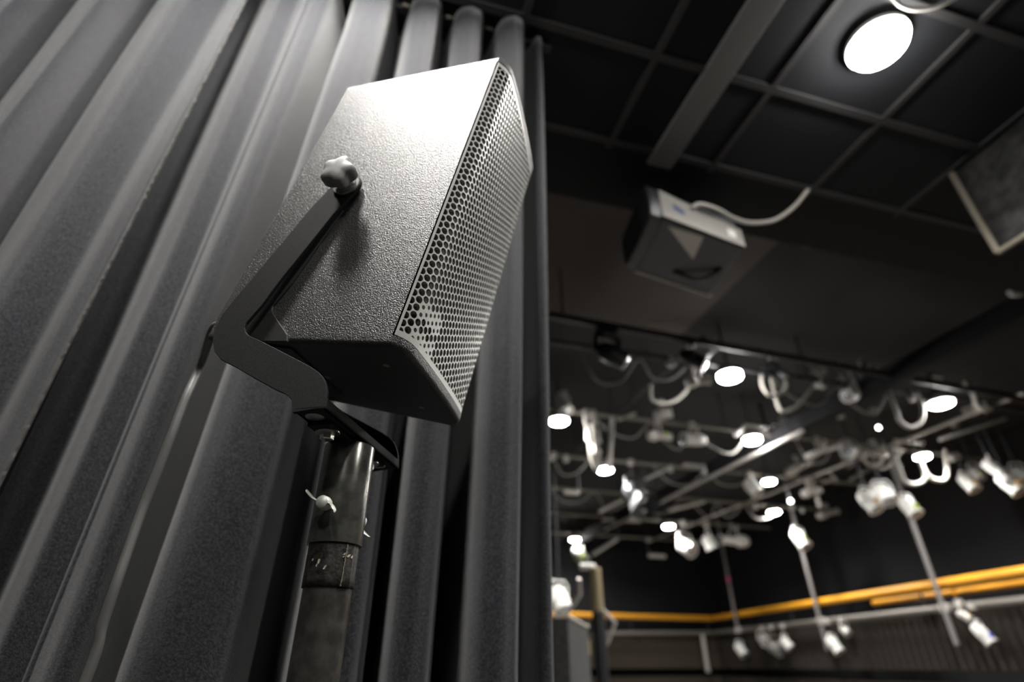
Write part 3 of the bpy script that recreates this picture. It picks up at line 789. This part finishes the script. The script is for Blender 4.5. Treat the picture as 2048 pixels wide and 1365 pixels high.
# loose pale tubes lit by the lamps
stub(1262, 1040, 1322, 1000, R4, .03, 'pale tube tilted up below the large dark stage light')
stub(1185, 1110, 1235, 1078, R5, .035, 'short pale tube tilted up right of the farthest lamp')
stub(1198, 1025, 1246, 1000, R4, .03, 'short pale tube tilted up below the lamp by the cable bundle')
stub(1290, 960, 1348, 932, R3, .022, 'pale tube tilted up above the large dark stage light')
stub(1366, 930, 1446, 938, R3, .03, 'pale tube lying level left of the beam centre')
stub(1338, 1022, 1408, 1004, R4, .028, 'pale tube crossing below the thick black beam')
stub(1236, 840, 1270, 828, R2, .02, 'short pale tube close to the curtain edge above the cable bundle')
stub(1218, 940, 1226, 835, R2, .028, 'upright pale tube beside the white cable bundle')
stub(1655, 940, 1676, 967, R3, .02, 'short tube leaning right beside the slim stage lights')
stub(1700, 960, 1766, 925, R3, .026, 'pale tube tilted up below the round white stage light')
stub(1790, 882, 1846, 886, R2-.4, .024, 'pale tube lying level above the lamp with cable loops')
stub(1880, 880, 2010, 838, R1+.5, .02, 'long pale tube tilted up at the right, below the rightmost rig lamp')
stub(1645, 965, 1672, 958, R3, .03, 'short bright tube end right of the two close lamps')
stub(1205, 1040, 1280, 1043, R5, .03, 'pale tube lying level above the lamp at the end of the beam')
stub(1298, 1112, 1330, 1114, R6-.3, .045, 'short pink tinted tube on the far edge of the rig')
stub(1866, 752, 1884, 756, R1, .02, 'short white tube above the rightmost rig lamp')
stub(1128, 985, 1158, 987, R3, .03, 'short pale tube touching the curtain edge')

def hang_cable(pts, y, r, label, m='cablegrey', top=True, group='cables hanging in the rig'):
    P = [aty(u, v, y) for u, v in pts]
    if top:
        P = [Vector((P[0].x, P[0].y, max(P[0].z+.02, GRID)))]+P+[Vector((P[-1].x, P[-1].y, max(P[-1].z+.02, GRID)))]
    o = MB().tube(P, r, 8, 6).build('hanging_cable', m, smooth=60)
    tag(o, label, 'cable', group); return o
hang_cable([(1793, 822), (1800, 843), (1822, 856), (1842, 844), (1846, 815)], 4.25, .022, 'grey cable looping down left of the rightmost rig lamp')
hang_cable([(1930, 768), (1945, 790), (1955, 815), (1975, 822)], 4.25, .022, 'grey cable curving down right of the rightmost rig lamp')
hang_cable([(1524, 745), (1524, 770), (1537, 790), (1556, 790), (1572, 775)], 4.32, .018, 'pale cable looping right of the white bracketed lamp')
hang_cable([(1306, 802), (1340, 806), (1366, 790), (1384, 764)], 4.9, .018, 'pale cable sagging left of the white bracketed lamp')
hang_cable([(1172, 842), (1180, 880), (1184, 915), (1196, 936)], R2-.1, .03, 'bright white cable bundle dropping to the lamp near the curtain edge')
hang_cable([(1600, 720), (1596, 755), (1625, 738), (1650, 760), (1680, 730)], 4.4, .016, 'pale cable zigzagging between the front stage lights')
hang_cable([(1560, 820), (1590, 815), (1614, 790), (1630, 768)], 4.4, .02, 'pale cable rising beside the tilted slim stage light')
hang_cable([(1725, 915), (1738, 930), (1758, 930), (1764, 910)], R2, .02, 'small cable loop under the level slim stage light')
hang_cable([(1800, 940), (1812, 965), (1838, 968), (1850, 950)], R2-.1, .024, 'left cable loop below the small lamp with loops')
hang_cable([(1852, 948), (1880, 962), (1894, 950), (1890, 905)], R2-.1, .024, 'right cable loop below the small lamp with loops')
hang_cable([(1618, 978), (1630, 985), (1640, 1015)], R3, .03, 'pale cable bend over the right one of the close lamps')
hang_cable([(1700, 745), (1716, 770), (1740, 762), (1752, 735)], 4.4, .018, 'tangled grey cable beside the thick black beam')
c0 = atz(1785, -12, CEIL-.06); 
o = MB().tube([Vector((c0.x-.1, c0.y-.02, CEIL-.002))]+[atz(u, v, CEIL-.07) for u, v in ((1790, 0), (1808, 14), (1835, 19), (1868, 14), (1900, 2))]+[atz(1925, -14, CEIL-.03), atz(1940, -24, CEIL-.002)], .0075, 10, 6).build('hanging_cable', 'cablegrey', smooth=60)
tag(o, 'pale cable looping from the tiled ceiling at the top frame edge', 'cable')

# ------------------------------------------------------------------ hanging speaker and its cable
zb2 = 1.5+1.90
B4 = [atz(*q, zb2) for q in ((1325, 436), (1490, 498), (1422, 590), (1272, 540))]   # near front, near rear, far rear, far front
cen = sum(B4, Vector())/4
ht = .20
hs = thing('hanging_speaker', 'dark grey loudspeaker hanging from the ceiling edge with a pale side panel', 'loudspeaker', (cen.x, cen.y, zb2))
L4 = [p-cen for p in B4]
fax = (L4[0]-L4[1]).normalized()
def wedge(pts, z0, z1, inset):
    c_ = sum(pts, Vector())/len(pts); n = len(pts)
    return [Vector((p.x, p.y, z0)) for p in pts]+[Vector((c_.x+(p.x-c_.x)*inset, c_.y+(p.y-c_.y)*inset, z1)) for p in pts]
v8 = wedge(L4, 0, ht, .97)
MB().add(v8, [(0, 1, 2, 3), (4, 7, 6, 5), (0, 4, 5, 1), (1, 5, 6, 2), (2, 6, 7, 3), (3, 7, 4, 0)]).build('cabinet', 'spk2', hs, bevel=.012)
nd = (L4[0]-L4[3]).normalized()
sd = MB(); k0, k1 = L4[0]+nd*.004, L4[1]+nd*.004
ax = (k1-k0)
sd.add([k0+Vector((0, 0, .004)), k1+Vector((0, 0, .004)), k1+Vector((0, 0, ht*.62)), k0+Vector((0, 0, ht*.92))]+[k0+nd*.008+Vector((0, 0, .004)), k1+nd*.008+Vector((0, 0, .004)), k1+nd*.008+Vector((0, 0, ht*.62)), k0+nd*.008+Vector((0, 0, ht*.92))],
       [(0, 3, 2, 1), (4, 5, 6, 7), (0, 1, 5, 4), (1, 2, 6, 5), (2, 3, 7, 6), (3, 0, 4, 7)])
sp = sd.build('side_panel', 'spk2side', hs, bevel=.003)
def onside(t, h, e): return k0+ax*t+nd*e+Vector((0, 0, ht*h))
MB().add([onside(.15, .40, .009), onside(.27, .32, .009), onside(.27, .46, .009), onside(.14, .60, .009)], [(0, 1, 2, 3)]).build('input_plate', 'spkblue', sp)
MB().add([onside(.80, .22, .0095), onside(.90, .20, .0095), onside(.90, .44, .0095), onside(.80, .46, .0095)], [(0, 1, 2, 3)]).build('label_plate', 'housing', sp)
MB().tube([L4[3]+Vector((0, 0, .002))-nd*.01, L4[2]+Vector((0, 0, .002))-nd*.01], .009, 10, 1).build('edge_strip', 'conduit', hs, smooth=40)
# black grille at the front end, rounded
f0, f1 = L4[0], L4[3]; mid = (f0+f1)/2; sv = (f0-f1)
gpts = []
for i in range(24):
    a = 2*math.pi*i/24; cx_, cz_ = math.cos(a), math.sin(a)
    k = 1/max(abs(cx_), abs(cz_)); k = k*.72+.28
    gpts.append((cx_*k*.53, cz_*k*.56))
MB().prism(gpts, lambda p, a: mid+sv*p[0]+Vector((0, 0, ht*(.5+p[1])))+fax*a, -.01, .075).build('grille', 'candark', hs, bevel=.012)
hc = (L4[1]*.45+L4[2]*.25+L4[0]*.2+L4[3]*.1)
dh = MB().tube([L4[2]*.35+L4[3]*.35+Vector((-.05, -.03, -.004)), L4[2]*.5+L4[0]*.1+Vector((0, .0, -.035)), L4[2]*.35+L4[1]*.45+Vector((0, 0, -.004))], .012, 8, 6).build('handle', 'candark', hs, smooth=60)
MB().add([hc*.2+Vector((0, 0, -.001)), L4[0]*.82+Vector((0, 0, -.001)), (L4[0]*.5+L4[1]*.5)*.9+Vector((0, 0, -.001))], [(0, 1, 2)]).build('base_reflection', 'conduit', hs)  # pale triangle painted on as the reflection in the cabinet's underside
MB().box((0, 0, (ht+HALL-zb2)/2), (.05, .05, HALL-zb2-ht+.01)).box((0, 0, ht+.01), (.26, .10, .02)).build('bracket', 'candark', hs, bevel=.003)
P = [atz(1384, 416, zb2+.13), atz(1400, 409, zb2+.15), atz(1432, 418, zb2+.15), atz(1470, 438, zb2+.16), atz(1505, 446, zb2+.18), atz(1550, 440, zb2+.22), atz(1590, 412, zb2+.30), atz(1617, 378, CEIL-.002)]
o = MB().tube(P, .011, 12, 6).build('hanging_cable', 'cablegrey', smooth=60)
tag(o, 'thick pale cable sagging from the hanging loudspeaker to the tiled ceiling', 'cable')
# hanging border panel at the right
by = atz(2000, 505, 1.5+1.74); zt = 1.5+2.30
bd = thing('border_panel', 'black woven border panel with pale frayed edges hanging at the right', 'panel', (by.x, by.y, by.z))
n = 26; vs = []; fs = []
for i in range(n+1):
    for j in range(11):
        yy = -1.9*i/n; zz2 = (zt-by.z)*j/10
        vs.append((.008*math.sin(7*yy+5*zz2), yy, zz2))
for i in range(n):
    for j in range(10): a = i*11+j; fs.append((a, a+1, a+12, a+11))
o = MB().add(vs, fs).build('cloth', 'border', bd, smooth=60); md = o.modifiers.new('t', 'SOLIDIFY'); md.thickness = .012
MB().tube([(-.006, .004, 0), (-.006, .006, (zt-by.z)*.5), (-.006, .004, zt-by.z)], .016, 8, 4).build('hem', 'hem', bd, smooth=60)
MB().tube([(-.006, .004, 0), (-.006, -.9, 0), (-.006, -1.9, 0)], .016, 8, 4).build('hem', 'hem', bd, smooth=60)
# small devices on the ceiling
p = atz(1620, 482, HALL); t = thing('smoke_detector', 'small grey detector on the dark hall ceiling right of the hanging loudspeaker', 'detector', (p.x, p.y, HALL))
MB().lathe((0, 0, -.055), (0, 0, 0), [(0, .04), (.3, .06), (.6, .075), (1, .08)], 24).build('body', 'tbar', t, smooth=50)
MB().lathe((0, 0, -.07), (0, 0, -.05), [(0, .02), (1, .03)], 16).build('sensor', 'conduit', t, smooth=50)
p = aty(2030, 588, 2.35); t = thing('wall_spot', 'small pale fitting at the right frame edge below the border panel', 'lamp', p)
MB().lathe((-.06, 0, 0), (.07, -.01, .012), [(0, .022), (.3, .034), (.8, .03), (1, .018)], 20).build('shade', 'can', t, smooth=50)
MB().cyl((0, 0, .02), (0, 0, HALL-p.z), .009, n=10).build('stem', 'truss', t, smooth=40)

# ------------------------------------------------------------------ gallery rails, posts and rail lights
def line_thing(name, p, q, r, m, label, cat, posts=(), pm='truss', pz_=None):
    p, q = Vector(p), Vector(q); o = (p+q)/2; t = thing(name, label, cat, o)
    MB().cyl(p-o, q-o, r, n=20).build('rail', m, t, smooth=40)
    for s_ in posts:
        k = p+(q-p)*s_-o; MB().cyl(k, Vector((k.x, k.y, pz_-o.z)), .018, n=10).build('post', pm, t, smooth=40)
    return t
rc = Vector((9.21, 13.74, RZ))
rend = rc + gdir*11
line_thing('gallery_handrail', (4.6, 13.72, RZ+.005), rc-Vector((.07, 0, 0)), .062, 'yellow', 'yellow handrail along the far gallery', 'handrail', (.02, .5, .98), pz_=RZ-.4)
line_thing('gallery_handrail', rc, rend, .062, 'yellow', 'yellow handrail along the right gallery', 'handrail', (.3, .6, .9), pz_=RZ-.4)
nn = Vector((gdir.y, -gdir.x, 0)); nn = nn if nn.x > 0 else -nn
m0 = aty(1745, 1208, 1); 
def ongal(u, v, off=0.0):
    # point of the right gallery front seen at a pixel
    r = ray(u, v); o = rc+nn*off; k = (o-EYE).dot(nn)/r.dot(nn); return EYE+r*k
a, b2 = ongal(1748, 1207, .28), ongal(2046, 1160, .28)
b2 = Vector((b2.x, b2.y, a.z)); d2 = (b2-a)
line_thing('gallery_lower_rail', a, a+d2*.60, .045, 'yellow', 'shorter yellow rail set back below the right handrail', 'handrail', (.03, .97), pz_=RZ-.45)
line_thing('gallery_lower_rail', a+d2*.625, a+d2*1.6, .045, 'yellow', 'second shorter yellow rail beyond a gap at the right frame edge', 'handrail', (.05, .95), pz_=RZ-.45)
zr = 1.5+.72
line_thing('lighting_pipe', (6.0, 13.66, zr-.05), (9.04, 13.62, zr), .045, 'railpipe', 'pale pipe along the far gallery below the yellow rail', 'pipe')
line_thing('lighting_pipe', (9.1, 13.60, zr), Vector((9.1, 13.60, zr))+gdir*11, .045, 'railpipe', 'pale pipe along the right gallery below the yellow rail', 'pipe')
po = nn*-.16
for u0, v0, lab in ((1476, 1262, 'left thin post between the rig and the gallery rail with a pink mark'), (1641, 1245, 'middle thin post between the rig and the gallery rail'), (1887, 1216, 'right thin post between the rig and the gallery rail')):
    k = ongal(u0, v0, -.17)
    t = thing('thin_post', lab, 'post', (k.x, k.y, 0), group='thin posts in front of the gallery')
    bot = 1.5+.66 if 'left' in lab else 1.5+.25
    MB().cyl((0, 0, bot), (0, 0, HALL), .034, n=14).build('tube', 'beam', t, smooth=40)
    MB().box((.05, 0, zr), (.14, .12, .11)).build('clamp', 'conduit', t, bevel=.01)
    if 'left' in lab:
        kz = 1.5+(ongal(1455, 1160, -.17).z-1.5)
        MB().cyl((0, 0, kz-.06), (0, 0, kz+.06), .038, n=14).build('pink_mark', 'pink', t, smooth=40)
k = aty(1405, 1272, 13.55)
t = thing('thin_post', 'short pale post under the far gallery pipe near the corner', 'post', k, group='thin posts in front of the gallery')
k2 = aty(1416, 1340, 13.55)
MB().cyl((0, 0, .02), (0, 0, k2.z-k.z), .05, n=14).build('tube', 'conduit', t, smooth=40)
MB().cyl((0, 0, k2.z-k.z), (0, 0, k2.z-k.z-.06), .075, .05, n=14).build('foot', 'conduit', t, smooth=40)
def raillight(u, v, L, R, yaw, tilt, label, gel=None, m='housing'):
    k = ongal(u, v, -.2)
    return stage_light(u, v, k.y, L, R, yaw, tilt, label, m=m, gel=gel, top=zr-.02, name='rail_light', group='stage lights under the gallery pipe')
raillight(1481, 1300, .28, .10, 20, 55, 'small rail light farthest left under the gallery pipe')
raillight(1528, 1280, .26, .09, -30, 30, 'upper grey rail light of a close pair near the gallery corner', m='can')
raillight(1550, 1297, .26, .12, 10, 20, 'round dark rail light of a close pair near the gallery corner', m='spk2side')
raillight(1572, 1288, .22, .09, 30, 50, 'rail light just right of the close pair near the gallery corner')
raillight(1668, 1290, .28, .09, 15, 60, 'rail light under the gallery pipe beside the middle thin post')
raillight(1690, 1262, .16, .06, 0, 40, 'tiny rail light right under the gallery pipe beside the middle thin post', m='can')
raillight(1965, 1268, .26, .075, 20, 60, 'rail light under the gallery pipe near the right frame edge', gel='blue')
raillight(1928, 1232, .16, .05, 20, 40, 'tiny rail light left of the one near the right frame edge', gel='amber', m='can')

# ------------------------------------------------------------------ post and carpeted case beside the curtain edge
dp = 5.3
k = atd(1190, 1137, dp); 
t = thing('stand_post', 'black post with a tan cord wrapped top and side struts', 'post', (k.x, k.y, 0))
kz = atd(1196, 1232, dp).z
MB().cyl((0, 0, .01), (0, 0, kz+.02), .056, n=24).build('tube', 'candark', t, smooth=40)
MB().cyl((0, 0, 0), (0, 0, .02), .25, n=36).build('base', 'candark', t, smooth=40)
w = MB(); prf = []
H_ = k.z-kz; N = 22
for i in range(N+1): prf += [(i/(N+1), .050), ((i+.5)/(N+1), .058)]
w.lathe((0, 0, kz), (0, 0, k.z), prf+[(1, .05)], 28); w.build('cord_wrap', 'tan', t, smooth=60)
o = Vector((k.x, k.y, 0))
for lab, pts in (('strut', [(1158, 1158), (1160, 1190), (1140, 1222)]), ('strut', [(1206, 1222), (1230, 1246), (1213, 1290)])):
    MB().tube([atd(u, v, dp+.02)-o for u, v in pts], .019, 10, 1).build(lab, 'spk2side' if False else 'conduit', t, smooth=60)
e = atd(1160, 1132, dp)-o
MB().tube([Vector((0, 0, k.z+.01)), Vector((e.x, e.y, k.z+.01))], .03, 12, 1).build('cap', 'can', t, smooth=50)
q0 = atd(1090, 1207, 3.7); q1 = atd(1174, 1253, 3.95)
ztop = (q0.z+q1.z)/2
q0 = atz(1090, 1207, ztop); q1 = atz(1176, 1254, ztop)
t = thing('flight_case', 'tall case covered in black carpet with a pale top edge beside the curtain', 'case', (q1.x, q1.y, 0))
d = Vector((q0.x-q1.x, q0.y-q1.y, 0)); ln = min(1.3, d.length); d.normalize(); nb = Vector((-d.y, d.x, 0)); nb = nb if nb.y > 0 else -nb
def cp_(a, b_, z): return Vector((0, 0, z))+d*a+nb*b_
MB().add([cp_(a, b_, z) for z in (.0, ztop-.012) for a, b_ in ((0, 0), (ln, 0), (ln, .3), (0, .3))], [(0, 1, 2, 3), (4, 7, 6, 5), (0, 4, 5, 1), (1, 5, 6, 2), (2, 6, 7, 3), (3, 7, 4, 0)]).build('body', 'carpet', t, bevel=.01)
MB().tube([cp_(0, 0, ztop-.006), cp_(ln, 0, ztop-.006)], .014, 10, 1).build('top_edge', 'conduit', t, smooth=40)
for v0, v1 in ((1247, 1257), (1281, 1311)):
    za, zb_ = [EYE.z + (Vector((q1.x, q1.y, 0))-Vector((0, 0, 0))).length*ray(1172, v).z/math.hypot(ray(1172, v).x, ray(1172, v).y) for v in (v0, v1)]
    MB().box(cp_(.035, -.004, (za+zb_)/2), (.022, .006, abs(za-zb_))).build('yellow_tape', 'tan', t)

# ------------------------------------------------------------------ clamps, connectors and cable swags on the rig
rnd = random.Random(11)
cl0 = MB().box((0, 0, -.035), (.06, .055, .11)).cyl((-.05, 0, -.06), (.05, 0, -.06), .017, n=10).build('pipe_clamp', 'can', bevel=.006)
tag(cl0, 'small pale clamp gripping a pipe of the lit rig', 'clamp', 'clamps on the rig pipes')
first = True
for (y, w) in ROWS:
    for k in range(5):
        x = rnd.uniform(1.6, 8.6)
        o = cl0 if first else cl0.copy()
        if not first: COL.objects.link(o)
        first = False
        o.location = (x, y, GRID); o.rotation_euler = (0, 0, rnd.uniform(-.5, .5))
SW = [('slack grey cable under the first lit pipe, left of the bracketed lamp', 4.30, 1.9, 3.0), ('slack grey cable under the first lit pipe, between the bracketed lamp and the thick beam', 4.30, 4.15, 5.1),
      ('slack grey cable under the second lit pipe, between the curtain edge and the hooded lamp', 5.85, 2.7, 4.4), ('slack grey cable under the second lit pipe, right of the thick beam', 5.85, 5.7, 7.2),
      ('slack grey cable under the third lit pipe, near the curtain edge', 7.45, 2.1, 3.1), ('slack grey cable under the third lit pipe, left of the two close lamps', 7.45, 4.3, 5.9),
      ('slack grey cable under the fourth lit pipe, near the curtain edge', 9.12, 3.0, 5.0), ('slack grey cable under the fourth lit pipe, left of the lower close lamp', 9.12, 6.0, 7.4)]
for lab_, y, xa_, xb_ in SW:
    if True:
        pts = []; x = xa_+rnd.uniform(0, .3)
        while x < xb_:
            pts.append(Vector((x, y+.06, GRID-.01))); st = rnd.uniform(.5, .95)
            pts.append(Vector((x+st*.3, y+.13, GRID-rnd.uniform(.14, .30)))); pts.append(Vector((x+st*.7, y+.13, GRID-rnd.uniform(.14, .30)))); x += st
        pts.append(Vector((x, y+.06, GRID-.01)))
        o = MB().tube(pts, .014, 8, 5).build('cable_swag', 'swag', smooth=60); tag(o, lab_, 'cable', 'cable swags along the rig pipes')
